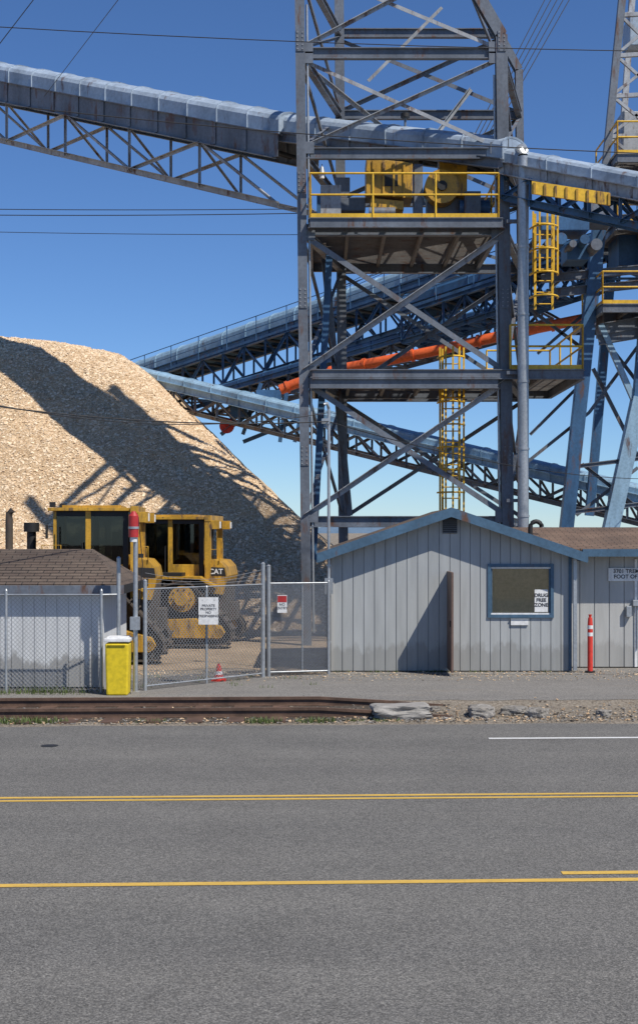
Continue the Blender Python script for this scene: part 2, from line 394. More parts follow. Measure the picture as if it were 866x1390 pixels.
b=MB(); b.bb((x0+.03,WY+.025,z0+.03),(x1-.03,WY+.03,z1-.03),'glass'); b.obj('window_glass',gs)
b=MB(); b.bb((x0,WY+.075,z0),(x1,WY+.08,z1),'cream')
for i in range(18): b.bb((x0+.02,WY+.055,z0+.03+i*.05),(x1-.02,WY+.073,z0+.034+i*.05),'cream')
b.obj('window_blind',gs)
b=MB(); vx=AX; b.bb((vx-.14,WY-.02,2.72),(vx+.14,WY-.001,3.06),'dark')
for i in range(8): b.bb((vx-.14,WY-.045,2.735+i*.04),(vx+.14,WY-.021,2.75+i*.04),'girder')
b.obj('gable_vent',gs)
b=MB(); b.box((2.525,WY-.45,1.03),(.04,.9,1.9),'door'); b.box((2.50,WY-.8,1.0),(.03,.03,.12),'black'); b.obj('open_door',gs)
b=MB(); b.bb((3.36+.86,WY+.015,1.18),(4.48,WY+.018,1.62),'white'); o=b.obj('window_notice',gs)
text('notice_text','DRUG\nFREE\nZONE',.095,(4.35,WY+.012,1.41),'textdark',gs,thick=.003)
b=MB(); b.box((3.92,WY-.02,.98),(.34,.03,.11),'white'); b.box((3.92,WY-.02,1.045),(.36,.06,.02),'galv'); b.obj('letter_slot',gs)
b=MB(); b.bb((4.95,WY-.16,.05),(5.02,WY-.09,2.24),'galv'); b.obj('downpipe',gs)
b=MB(); pts=[(4.45,29.6,2.2),(4.45,29.6,2.85)]+[(4.45+.12*(1-math.cos(a)),29.6,2.85+.12*math.sin(a)) for a in [math.pi*k/8 for k in range(1,9)]]
b.tube(pts,.05,'black',10); b.obj('roof_vent_pipe',gs)
ob=empty('office_building')
b=MB(); RX1=13; boards(b,WX1+.02,RX1,28.3,lambda x:2.34,.30,'sidingR',gap=.02)
b.bb((WX1+.02,28.401,0),(WX1+.12,33,2.3),'sidingR'); b.bb((RX1-.1,28.401,0),(RX1,33,2.3),'sidingR'); b.bb((WX1+.12,32.9,0),(RX1-.1,33,2.3),'sidingR'); b.obj('walls',ob)
b=MB()
for (ya,yb) in ((27.85,30.6),(33.4,30.6)):
    za,zb=2.36,2.80
    b.hexa([(3.6,ya,za),(RX1+.3,ya,za),(RX1+.3,yb,zb),(3.6,yb,zb),(3.6,ya,za+.05),(RX1+.3,ya,za+.05),(RX1+.3,yb,zb+.05),(3.6,yb,zb+.05)],'shingle')
b.obj('roof',ob)
b=MB(); b.bb((5.22,27.81,2.26),(RX1+.3,27.845,2.41),'trim'); b.bb((6.35,28.27,.03),(6.40,28.299,2.2),'white'); b.obj('fascia_trim',ob)
b=MB(); b.bb((5.82,28.265,1.76),(7.1,28.295,2.02),'white'); b.obj('address_sign_board',ob)
text('address_text','3701 TREMONT\nFOOT OF TOM',.11,(6.30,28.262,1.9),'textdark',ob,thick=.002)
b=MB(); b.box((6.22,28.24,1.15),(.10,.10,.22),'galv'); b.box((6.40,28.24,1.32),(.2,.1,.12),'galv'); b.cyl((6.40,28.25,1.3),(6.40,28.25,.4),.015,'galv'); b.obj('electrical_boxes',ob,bevel=.006)

# ---------------------------------------------------------------- left shed
sh=empty('storage_shed')
b=MB(); boards(b,-12,-3.78,24.6,lambda x:1.86,.20,'shedwall'); b.bb((-3.88,24.701,0),(-3.78,27.6,1.86),'shedwall'); b.bb((-12,24.701,0),(-11.9,27.6,1.86),'shedwall'); b.bb((-11.9,27.5,0),(-3.88,27.6,1.86),'shedwall'); b.obj('walls',sh)
b=MB(); ex0,ex1,ey0,ey1=-12.3,-3.42,24.42,27.9; rz=2.43; ez=1.80; rx0,rx1=-11.3,-4.2; ry=26.1
P=[(ex0,ey0,ez),(ex1,ey0,ez),(ex1,ey1,ez),(ex0,ey1,ez),(rx0,ry,rz),(rx1,ry,rz)]
b.add(P,[(0,1,5,4),(1,2,5),(2,3,4,5),(3,0,4),(3,2,1,0)],'shingle2')
for i in range(1,14):
    t=i/14; y=ey0+(ry-ey0)*t; z=ez+(rz-ez)*t; xr=ex1+(rx1-ex1)*t
    b.bar((ex0+1*t,y,z+.008),(xr,y,z+.008),.12,.012,'shingle2',Vector((0,-.33,1)))
b.obj('roof',sh)
b=MB(); b.bb((ex0,ey0-.03,ez-.13),(ex1+.03,ey0-.002,ez+.02),'girder'); b.bb((ex1+.002,ey0,ez-.13),(ex1+.03,ey1,ez+.02),'black'); b.obj('gutter',sh)

# ---------------------------------------------------------------- fence
def mesh_panel(b,p,q,z0,z1,s=.075,r=.006):
    p=Vector(p);q=Vector(q); L=(q-p).length; d=(q-p)/L; Hh=z1-z0
    n=int((L+Hh)/s)+1
    for k in range(n):
        o=k*s
        for sg in (1,-1):
            a0=o-Hh; u0=max(0,a0); v0=u0-a0; u1=min(L,o); v1=u1-a0
            if u1-u0<.02: continue
            if sg<0: u0,u1=L-u0,L-u1
            A=p+d*u0+Vector((0,0,z0+v0)); B=p+d*u1+Vector((0,0,z0+v1))
            off=Vector((0,.005*sg,0))
            b.bar(A+off,B+off,r,r,'wire')
def post(b,x,y,z,r=.032):
    b.cyl((x,y,0),(x,y,z),r,'galv',12); b.cyl((x,y,z),(x,y,z+.03),r*1.15,'galv',12,r2=.01)
fe=empty('chain_link_fence')
b=MB(); mesh_panel(b,(-10,23.9,0),(-3.70,23.9,0),.05,1.66); b.obj('mesh_shed_side',fe)
b=MB()
for x in (-9.9,-7.9,-5.32,-3.70): post(b,x,23.9,1.75,.025)
b.cyl((-10,23.9,1.68),(-3.7,23.9,1.68),.012,'galv'); b.obj('posts_shed_side',fe)
p1=W(197,0,24.3); p2=W(357,0,26.5); p1.z=p2.z=0
b=MB(); mesh_panel(b,p1,p2,.06,1.74); b.obj('mesh_long',fe)
b=MB(); post(b,p1.x,p1.y,1.9,.035); post(b,p2.x,p2.y,2.15,.042)
mid=p1.lerp(p2,.5); post(b,mid.x,mid.y,1.75,.022)
for z in (1.76,.08): b.cyl(p1+Vector((0,0,z)),p2+Vector((0,0,z)),.014,'galv')
x3=-3.42
post(b,x3,24.0,2.3,.035)
b.cyl((-3.70,23.9,1.68),(x3,24.0,1.68),.014,'galv')
for i,zz in enumerate((1.86,1.95,2.04)):
    pts=[p1.lerp(p2,t/10)+Vector((0,0,zz-.05*math.sin(math.pi*t/10)*(i+1))) for t in range(11)]; b.tube(pts,.004,'wire',5)
b.obj('posts_long',fe)
ga=empty('chain_link_gate')
g1=W(366,0,26.7); g2=W(446,0,27.0); g1.z=g2.z=0
b=MB(); mesh_panel(b,g1,g2,.10,1.76,.065); mesh_panel(b,g1+Vector((.03,.06,0)),g2+Vector((.03,.06,0)),.10,1.76,.065); b.obj('gate_mesh',ga)
b=MB(); post(b,g1.x-.02,g1.y,2.1,.042); post(b,g2.x,g2.y,1.8,.028)
for z in (1.77,.08): b.cyl(g1+Vector((0,0,z)),g2+Vector((0,0,z)),.016,'galv')
gm=g1.lerp(g2,.55); b.cyl(gm+Vector((0,.03,.08)),gm+Vector((0,.03,1.78)),.016,'galv')
b.obj('gate_frame',ga)
def sign(name,px,py0,py1,pw,d,lines,col,body='white',head=None,size=.08):
    e=empty(name); c=W(px,(py0+py1)/2,d); w=pw/F*d; h=(py1-py0)/F*d
    b=MB(); b.box(c,(w,.012,h),body); 
    if head: b.box(c+Vector((0,-.008,h*.28)),(w*.94,.004,h*.36),head)
    b.cyl(c+Vector((-w*.3,.012,h*.4)),c+Vector((-w*.3,-.009,h*.4)),.008,'galv',8); b.cyl(c+Vector((w*.3,.012,h*.4)),c+Vector((w*.3,-.009,h*.4)),.008,'galv',8)
    b.obj('sign_plate',e); text('sign_text',lines,size,c+Vector((0,-.0075,-.14*h if head else 0)),col,e,thick=.001); return e
sign('private_property_sign',283,811,848,27,25.2,'PRIVATE\nPROPERTY\nNO\nTRESPASSING',"textdark",size=.062)
sign('warning_sign',383,808,832,13,26.65,'NO\nENTRY',"textdark",head='red',size=.07)
po=empty('alarm_light_pole')
b=MB(); c=W(184,0,23.85); x,y=c.x,c.y
b.cyl((x,y,0),(x,y,3.0),.04,'galv',12); b.bb((x-.07,y-.07,0.0),(x+.07,y+.07,.04),'concrete')
b.cyl((x-.02,y-.1,2.66),(x-.02,y-.1,3.02),.085,'red',16); b.cyl((x-.02,y-.1,3.02),(x-.02,y-.1,3.10),.085,'red',16,r2=.03); b.cyl((x-.02,y-.1,2.58),(x-.02,y-.1,2.66),.06,'white',16); b.cyl((x-.02,y-.1,2.80),(x-.02,y-.1,2.84),.092,'galv',16)
b.box((x,y-.06,1.2),(.16,.1,.22),'galv'); b.tube([(x+.05,y,3.0),(x+.12,y,2.2),(x+.05,y,1.4)],.008,'cable',6)
b.obj('pole_parts',po)
bn=empty('yellow_bin'); c=W(161,0,23.75); x,y=c.x,c.y
b=MB(); b.hexa([(x-.18,y-.2,0),(x+.18,y-.2,0),(x+.18,y+.2,0),(x-.18,y+.2,0),(x-.20,y-.22,.88),(x+.20,y-.22,.88),(x+.20,y+.22,.88),(x-.20,y+.22,.88)],'binY'); b.obj('bin_body',bn,bevel=.03)
b=MB(); b.box((x,y,.93),(.43,.46,.06),'white'); b.box((x,y,.97),(.36,.38,.03),'white'); b.bb((x-.15,y-.245,.84),(x+.15,y-.223,.87),'binY'); b.obj('bin_lid',bn,bevel=.012)
cn=empty('traffic_cone'); c=W(297,0,25.9); x,y=c.x,c.y
b=MB(); b.box((x,y,.015),(.26,.26,.03),'redor'); 
zs=[.03,.12,.18,.26,.32]; rs=[.10,.075,.06,.04,.025]; ms=['redor','white','redor','redor']
for i in range(4): b.cyl((x,y,zs[i]),(x,y,zs[i+1]),rs[i],ms[i],16,r2=rs[i+1])
b.obj('cone_body',cn)
bo=empty('traffic_bollard'); c=W(801,0,27.35); x,y=c.x,c.y
b=MB(); b.cyl((x,y,0),(x,y,.04),.10,'black',20); b.cyl((x,y,.04),(x,y,.72),.052,'redor',18); b.cyl((x,y,.72),(x,y,.79),.054,'white',18); b.cyl((x,y,.79),(x,y,.86),.052,'redor',18); b.cyl((x,y,.86),(x,y,.93),.054,'white',18); b.cyl((x,y,.93),(x,y,1.08),.052,'redor',18,r2=.04); b.cyl((x,y,1.08),(x,y,1.14),.02,'redor',12,r2=.035)
b.obj('bollard_body',bo)
sm=empty('service_mast'); b=MB(); x,y=.19,27.30
b.cyl((x,y,0),(x,y,5.15),.03,'galv',12); b.tube([(x,y,5.15),(x-.03,y-.02,5.25),(x-.1,y-.05,5.22)],.035,'galv',8); b.box((x-.06,y-.05,4.9),(.16,.08,.1),'galv'); b.box((x,y-.07,1.7),(.16,.1,.3),'galv')
for z in (.6,1.5,2.1): b.box((x,y+.08,z),(.09,.2,.03),'galv')
b.obj('mast_parts',sm)

# ---------------------------------------------------------------- bulldozers (face -X)
def bulldozer(loc,rotz,scale,logo):
    e=empty('bulldozer',loc,(0,0,rotz),scale)
    def hull(cs):
        pts=[]
        for (cx,cz,r) in cs:
            for i in range(40):
                a=2*math.pi*i/40; pts.append((cx+r*math.cos(a),cz+r*math.sin(a)))
        pts=sorted(set(pts)); 
        def half(ps):
            h=[]
            for p in ps:
                while len(h)>=2 and (h[-1][0]-h[-2][0])*(p[1]-h[-2][1])-(h[-1][1]-h[-2][1])*(p[0]-h[-2][0])<=0: h.pop()
                h.append(p)
            return h
        lo=half(pts); up=half(pts[::-1]); return lo[:-1]+up[:-1]
    circ=[(0,1.12,.42),(-2.55,.40,.34),(.85,.36,.31)]
    outer=hull(circ)
    for sy in (-1,1):
        b=MB(); yc=sy*1.05; hw=.28
        def res(P,m):
            L=[0]
            for i in range(len(P)): L.append(L[-1]+math.dist(P[i],P[(i+1)%len(P)]))
            out=[];j=0
            for k in range(m):
                t=L[-1]*k/m
                while L[j+1]<t: j+=1
                f=(t-L[j])/(L[j+1]-L[j]+1e-9); a=P[j];c=P[(j+1)%len(P)]; out.append((a[0]+(c[0]-a[0])*f,a[1]+(c[1]-a[1])*f))
            return out
        m=46; O=res(outer,m)
        for k in range(m):
            a=O[k]; c=O[(k+1)%m]; dx,dz=c[0]-a[0],c[1]-a[1]; l=math.hypot(dx,dz); dx/=l;dz/=l; nx_,nz_=dz,-dx
            mid=Vector(((a[0]+c[0])/2,yc,(a[1]+c[1])/2)); R=Matrix(((dx,0,nx_),(0,1,0),(dz,0,nz_)))
            b.box(mid-Vector((nx_*.03,0,nz_*.03)),(l*.93,hw*2,.035),'track',R)
            b.box(mid+Vector((nx_*.015-dx*l*.3,0,nz_*.015-dz*l*.3)),(.03,hw*2,.06),'track',R)
            b.box(mid-Vector((nx_*.09,0,nz_*.09)),(l*.8,.16,.09),'track',R)
        b.obj('track_belt',e)
        b=MB()
        b.cyl((0,yc-.10,1.12),(0,yc+.10,1.12),.30,'dozy',28); b.cyl((0,yc+sy*.10,1.12),(0,yc+sy*.29,1.12),.29,'dozy',24); b.cyl((0,yc+sy*.29,1.12),(0,yc+sy*.36,1.12),.15,'dozy',18)
        for i in range(10):
            a=i*math.pi/5; b.cyl((.22*math.cos(a),yc+sy*.29,1.12+.22*math.sin(a)),(.22*math.cos(a),yc+sy*.31,1.12+.22*math.sin(a)),.022,'track',6)
            b.box((.33*math.cos(a),yc,1.12+.33*math.sin(a)),(.06,.1,.06),'track')
        for (cx_,cz_,r) in ((-2.55,.40,.26),(.85,.36,.23)):
            b.cyl((cx_,yc-.13,cz_),(cx_,yc+.13,cz_),r,'track',24); b.cyl((cx_,yc+sy*.13,cz_),(cx_,yc+sy*.29,cz_),.10,'dozy',18)
        for i in range(7): b.cyl((-2.0+i*.40,yc-.2,.19),(-2.0+i*.40,yc+.2,.19),.11,'track',16)
        ya,yb=(yc-.29,yc+.15) if sy<0 else (yc-.15,yc+.29)
        b.extr([(-2.45,.26),(.85,.24),(.98,.36),(.90,.52),(.55,.60),(.3,.68),(-.6,.66),(-1.6,.58),(-2.5,.50)],ya,yb,'dozy')
        b.obj('roller_frame_and_sprocket',e,bevel=.015)
    b=MB()
    b.extr([(-2.7,.55),(.9,.55),(.95,1.5),(-.2,1.62),(-2.7,1.3)],-.72,.72,'track')
    b.extr([(-3.05,1.0),(-1.0,1.15),(-1.0,2.12),(-2.9,1.98),(-3.05,1.85)],-.50,.50,'dozy')
    b.extr([(-3.10,.75),(-3.0,.75),(-3.0,1.9),(-3.10,1.9)],-.52,.52,'black')
    for i in range(7): b.bb((-2.85+i*.25,-.512,1.35),(-2.72+i*.25,-.502,1.8),'black')
    for sy in (-1,1):
        y0,y1=(-1.34,-.74) if sy<0 else (.74,1.34)
        b.extr([(-1.2,1.62),(.40,1.62),(.75,1.42),(.75,1.36),(.38,1.56),(-1.2,1.56)],y0,y1,'dozy')
        b.extr([(-1.15,1.62),(-.70,1.62),(-.76,1.80),(-1.15,1.80)],y0+.03,y1-.03,'track')
        b.bb((-.6,y0+.05,1.62),(.0,y1-.05,1.70),'black')
        b.bb((-1.0,y0+.10,1.25),(-.45,y1-.02,1.555),'track')
    b.extr([(.46,1.24),(.86,1.20),(.97,1.62),(.93,1.82),(.80,1.96),(.46,2.00)],-.95,.95,'dozy')
    b.extr([(.50,1.63),(.945,1.63),(.915,1.81),(.50,1.83)],-.958,-.951,'black')
    b.box((1.0,0,.8),(.2,.7,.4),'track')
    b.cyl((.62,-.6,2.0),(.62,-.6,2.08),.07,'black',12)
    for k in range(3): b.bb((-1.55,-1.30,.75+k*.28),(-1.25,-1.05,.78+k*.28),'black')
    for y in (-.97,):
        b.tube([(.58,y,1.95),(.58,y,2.22),(.80,y,2.22),(.80,y,1.93)],.013,'dozy',6)
        b.tube([(-1.15,y-.33,1.62),(-1.15,y-.33,2.25),(-.80,y-.33,2.25),(-.80,y-.33,1.62)],.013,'dozy',6)
    b.obj('chassis_and_hood',e,bevel=.02)
    b=MB(); cx0,cx1,cy,cz0,cz1=-.98,.36,.76,1.6,2.90
    for (x,y) in ((cx0,-cy),(cx0,cy)): b.bb((x-.03,y-.03,cz0),(x+.03,y+.03,cz1),'dozy')
    for (x,y) in ((cx1,-cy),(cx1,cy)): b.bb((x-.05,y-.04,cz0),(x+.05,y+.04,cz1),'black')
    for y in (-cy,cy): b.bb((-.40,y-.035,cz0),(-.30,y+.035,cz1),'dozy')
    b.bb((cx0-.12,-cy-.12,cz1),(cx1+.10,cy+.12,cz1+.06),'dozy'); b.bb((cx0+.12,-cy+.1,cz1+.06),(cx1-.1,cy-.1,cz1+.11),'dozy')
    for y in (-cy,cy):
        b.bb((cx0+.03,y-.03,cz0),(-.40,y+.03,cz0+.10),'black'); b.bb((-.30,y-.03,cz0),(cx1-.05,y+.03,cz0+.28),'dozy')
        b.bb((-.30,y-.025,cz1-.10),(cx1-.05,y+.025,cz1),'black'); b.bb((cx0+.03,y-.025,cz1-.10),(-.40,y+.025,cz1),'black')
    b.bb((cx0-.03,-cy+.03,cz0),(cx0+.03,cy-.03,cz0+.35),'dozy'); b.bb((cx1-.03,-cy+.04,cz0),(cx1+.03,cy-.04,cz0+.45),'dozy')
    for y in (-1,1): b.bb((.47,y*.95-.07,1.35),(.61,y*.95+.07,cz1-.05),'dozy')
    b.bb((.47,-1.03,cz1-.049),(.61,1.03,cz1+.09),'dozy')
    for y in (-.9,.9): b.bb((.611,y-.12,cz1-.22),(.80,y+.12,cz1-.02),'dozy'); b.bb((.801,y-.09,cz1-.2),(.82,y+.09,cz1-.05),'white')
    for (x,y) in ((cx0-.05,-.72),(cx0-.05,.72)): b.box((x,y,cz1+.12),(.10,.15,.10),'black')
    y=-cy-.12
    b.cyl((-.9,y,1.7),(-.9,y,2.6),.013,'black',8); b.cyl((-.45,y,1.7),(-.45,y,2.3),.013,'black',8); b.box((-1.12,y,2.5),(.03,.16,.26),'black'); b.cyl((-1.0,y,2.6),(-1.12,y,2.6),.01,'black',6)
    b.box((-.1,0,1.85),(.5,.5,.25),'black'); b.box((.12,0,2.2),(.14,.5,.6),'black'); b.box((-.75,0,1.9),(.2,1.0,.35),'black')
    b.bb((cx0+.02,-cy+.05,cz0-.02),(cx1-.02,cy-.05,cz0+.03),'black')
    b.obj('cab_frame',e,bevel=.01)
    b=MB()
    for y in (-cy+.01,cy-.01): b.bb((cx0+.03,y-.006,cz0+.101),(-.401,y+.006,cz1-.101),'cabglass'); b.bb((-.299,y-.006,cz0+.281),(cx1-.05,y+.006,cz1-.101),'cabglass')
    b.bb((cx0-.005,-cy+.05,cz0+.36),(cx0+.005,cy-.05,cz1),'cabglass'); b.bb((cx1-.005,-cy+.05,cz0+.46),(cx1+.005,cy-.05,cz1),'cabglass')
    b.obj('cab_glass',e)
    b=MB()
    b.cyl((-2.0,.18,2.0),(-2.0,.18,2.75),.075,'track',14); b.tube([(-2.0,.18,2.75),(-2.0,.18,2.86),(-1.93,.18,2.93)],.07,'track',12)
    b.cyl((-1.5,-.25,2.05),(-1.5,-.25,2.5),.09,'black',16); b.cyl((-1.5,-.25,2.5),(-1.5,-.25,2.68),.15,'black',16); 
    prof=[]
    for i in range(11):
        a=-.6+1.25*i/10; prof.append((-3.55-.55*math.cos(a)+.3,.78+.82*math.sin(a)/math.sin(.65)*.92))
    prof=[(x,max(.02,z)) for x,z in prof]; full=prof+[(x+.06,z) for x,z in prof[::-1]]
    b.extr(full,-1.95,1.95,'dozy')
    for y in (-1.45,1.45):
        b.bar((-3.6,y,.42),(-.9,y,.50),.16,.26,'dozy'); b.bar((-3.6,y,1.2),(-2.2,y*.97,.6),.09,.09,'dozy')
    for y in (-.62,.62):
        b.cyl((-2.55,y,2.0),(-2.95,y,1.5),.085,'dozy',14); b.cyl((-2.95,y,1.5),(-3.5,y,.75),.045,'galv',12)
    b.obj('blade_and_cylinders',e)
    if logo: text('side_lettering','CAT',.16,(.72,-.962,1.72),'white',e,thick=.004)
    return e
bulldozer((-4.50,30.35,0),math.radians(3),1.10,False)
bulldozer((-3.12,34.3,0),math.radians(-4),1.05,True)

# ---------------------------------------------------------------- main tower
tw=empty('conveyor_support_tower')
b=MB()
D0,D1=34.0,39.0
def leg(pts,d,w=.24,mat='steel'):
    for i in range(len(pts)-1):
        p=W(*pts[i],d);q=W(*pts[i+1],d); b.ibeam(p,q,w,.26,mat,up=Vector((0,1,0)))
LF=[(416.5,876),(405,-160)]; RF=[(691,876),(680,48),(600,-90)]
LR=[(467,850),(459,-160)]; RR=[(714,850),(704,95),(620,-60)]
leg(LF,D0,.23); leg(RF,D0,.28); leg(LR,D1,.26); leg(RR,D1,.2)
def lx(pts,y):
    for i in range(len(pts)-1):
        (x0,y0),(x1,y1)=pts[i],pts[i+1]
        if y1<=y<=y0: return x0+(x1-x0)*(y-y0)/(y1-y0)
    return pts[-1][0]
def zpy(z,d): return 722-(z-H)*F/d
def at(pts,z,d): py=zpy(z,d); return W(lx(pts,py),py,d)
levels=[3.0,H+(722-512)/F*D0,H+(722-312)/F*D0,H+(722-208)/F*D0,H+(722-72)/F*D0,16.6]
for z in levels:
    for A,dA,B_,dB,mat,h in ((LF,D0,RF,D0,'steel',.27),(LR,D1,RR,D1,'steel',.25),(LF,D0,LR,D1,'girder',.2),(RF,D0,RR,D1,'girder',.2)):
        b.ibeam(at(A,z,dA),at(B_,z,dB),.16,h,mat)
b.ibeam(at(LR,13.5,D1),at(RR,13.5,D1),.14,.2,'steel')
b.obj('tower_legs_and_beams',tw)
b=MB()
def X(A,dA,B_,dB,z0,z1,w=.11,mat='steelL',off=0):
    o=Vector((0,off,0)); b.angle(at(A,z0,dA)+o,at(B_,z1,dB)+o,w,mat); o2=Vector((0,off+.13,0)); b.angle(at(B_,z0,dB)+o2,at(A,z1,dA)+o2,w,mat if w<.12 else 'girder')
for i in range(len(levels)-1):
    z0,z1=levels[i]+.12,levels[i+1]-.12
    if i==2:
        X(LR,D1,RR,D1,z0,z1,.09,'girder',.12); continue
    X(LF,D0,RF,D0,z0,z1,.13 if i in(0,1) else .09,'steelL' ,-.14 if i<3 else -.02)
    X(LR,D1,RR,D1,z0,z1,.11,'girder',.12)
    X(LF,D0,LR,D1,z0,z1,.09,'girder'); X(RF,D0,RR,D1,z0,z1,.09,'girder')
    for (A,d) in ((LF,D0),(RF,D0)):
        for z in (z0,z1):
            p=at(A,z,d); s=.16 if A is LF else -.16; b.box(p+Vector((s,-.10,0)),(.3,.012,.28),'steel')
for (A,d) in ((LF,D0),(RF,D0)):
    for z in (4.6,8.4,11.2,14.6):
        p=at(A,z,d)-Vector((0,.142,0)); b.box(p,(.2,.016,.5),'steel')
        for k in range(5):
            for s in (-.06,.06): b.cyl(p+Vector((s,-.008,-.2+k*.1)),p+Vector((s,-.025,-.2+k*.1)),.015,'steelL',6)
b.cyl(at(LF,.3,D0)+Vector((.17,-.05,0)),at(LF,15.5,D0)+Vector((.17,-.05,0)),.03,'galv',8)
b.cyl(at(RF,.3,D0)+Vector((-.19,-.05,0)),at(RF,13.8,D0)+Vector((-.19,-.05,0)),.025,'galv',8)
for (p,q,w,mt) in ((W(447,345,35.5),W(425,760,35.5),.17,'blue'),(W(441,350,38),W(474,700,38),.2,'girder'),(W(560,225,36),W(640,120,36),.10,'steelL'),(W(430,100,36.5),W(560,205,36.5),.1,'steelL'),(W(600,10,36),W(500,110,36),.08,'steelL')):
    b.angle(p,q,w,mt)
b.obj('tower_bracing',tw)
def railing(b,pts,mat='yel',h=1.07,r=.026):
    for i in range(len(pts)-1):
        p=Vector(pts[i]);q=Vector(pts[i+1]); L=(q-p).length; n=max(1,round(L/1.5))
        for k in range(n+1):
            a=p.lerp(q,k/n); b.cyl(a,a+Vector((0,0,h)),r,mat,8)
        for z in (h,h*.52): b.cyl(p+Vector((0,0,z)),q+Vector((0,0,z)),r,mat,8)
        b.bar(p+Vector((0,0,.06)),q+Vector((0,0,.06)),.008,.1,mat)
def deck(b,x0,x1,y0,y1,z,mat='grating',edge='steel',joist=.9):
    for (p,q) in (((x0,y0,z-.12),(x1,y0,z-.12)),((x0,y1,z-.12),(x1,y1,z-.12)),((x0,y0,z-.121),(x0,y1,z-.121)),((x1,y0,z-.121),(x1,y1,z-.121))): b.ibeam(Vector(p),Vector(q),.1,.24,edge)
    n=max(2,round((x1-x0)/joist))
    for k in range(1,n): 
        x=x0+(x1-x0)*k/n; b.bar((x,y0+.05,z-.11),(x,y1-.05,z-.11),.08,.14,mat)
    m=int((y1-y0)/.075)
    for k in range(m): 
        y=y0+.06+(y1-y0-.12)*k/m; b.bar((x0+.05,y,z-.02),(x1-.05,y,z-.02),.03,.03,mat)
b=MB(); z1=H+(722-300)/F*D0; z2=H+(722-503)/F*D0
xl,xr=W(421,0,33.7).x,W(676,0,33.7).x
deck(b,xl,xr+.1,33.6,39.3,z1)
deck(b,xl+.05,W(788,0,34).x,33.7,38.6,z2); 
b.ibeam(Vector((xl,33.72,z2-.32)),Vector((xr,33.72,z2-.32)),.14,.28,'steel')
b.obj('platform_decks',tw)
b=MB(); railing(b,[(xl,39.2,z1),(xl,33.62,z1),(xr,33.62,z1),(xr,39.2,z1)])
x2=W(788,0,34).x; railing(b,[(xr+.3,33.72,z2),(x2,33.72,z2),(x2,38.5,z2),(xr+.3,38.5,z2)])
b.obj('yellow_handrails',tw)
def ladder(b,x,y,z0,z1,w=.45,cage=True,mat='yel'):
    for s in (-1,1): b.bar((x+s*w/2,y,z0),(x+s*w/2,y,z1),.06,.06,mat)
    n=int((z1-z0)/.3)
    for k in range(n): b.cyl((x-w/2,y,z0+.15+k*.3),(x+w/2,y,z0+.15+k*.3),.018,mat,6)
    if cage:
        zz=z0+1.2 if z1-z0>3 else z0+.3; R=.36
        angs=[math.pi*(k/10) for k in range(11)]
        while zz<=z1:
            b.tube([(x+R*math.cos(a),y-R*1.6*math.sin(a),zz) for a in angs],.026,mat,6); zz+=.6
        for a in (0.5,1.05,1.57,2.1,2.64): b.bar((x+R*math.cos(a),y-R*1.6*math.sin(a),z0+.9),(x+R*math.cos(a),y-R*1.6*math.sin(a),z1),.05,.014,mat)
b=MB(); c=W(612,685,37.6); ladder(b,c.x,37.6,2.0,z2+1.0); b.obj('caged_ladder_lower',tw)
b=MB(); c=W(738,420,36.5); ladder(b,c.x,36.5,c.z,W(738,300,36.5).z+.2); b.obj('caged_ladder_upper',tw)
b=MB(); c=W(710,0,33.4); zt=W(0,212,33.4).z
b.cyl((c.x,33.4,0),(c.x,33.4,zt),.135,'galv',20); 
z=1.5
while z<zt: b.cyl((c.x,33.4,z),(c.x,33.4,z+.05),.15,'galv',20); z+=1.6
b.tube([(c.x,33.4,zt),(c.x,33.45,zt+.12),(c.x,33.7,zt+.25),(c.x,34.3,zt+.3)],.135,'galv',14)
for z in (3.5,z2-.1,z1-.1): b.box((c.x-.2,33.55,z),(.35,.1,.08),'steel')
b.obj('riser_pipe',tw)
b=MB()
for (px,py) in ((437,236),):
    c=W(px,py,33.9); b.cyl(c,c+Vector((0,0,.18)),.09,'galv',12,r2=.04); b.cyl(c-Vector((0,0,.1)),c,.06,'white',12); b.cyl(c+Vector((0,0,.18)),c+Vector((0,.25,.3)),.015,'galv',6)
c=Vector((xl+.5,34.6,z1+.6)); b.box(c,(.5,.25,.8),'steelL'); c=Vector((xr-.5,34.8,z1+.55)); b.box(c,(.4,.25,.7),'girder')
for k in range(3):
    b.tube([Vector((xl+.6+k*.08,34.5,z1+.1)).lerp(Vector((xr-.4,34.6+k*.05,z1+.15)),t/10)+Vector((0,0,-.0-.1*math.sin(math.pi*t/10)*(k+1))) for t in range(11)],.02,'cable',6)
b.obj('lamps_and_cabinets',tw,bevel=.01)

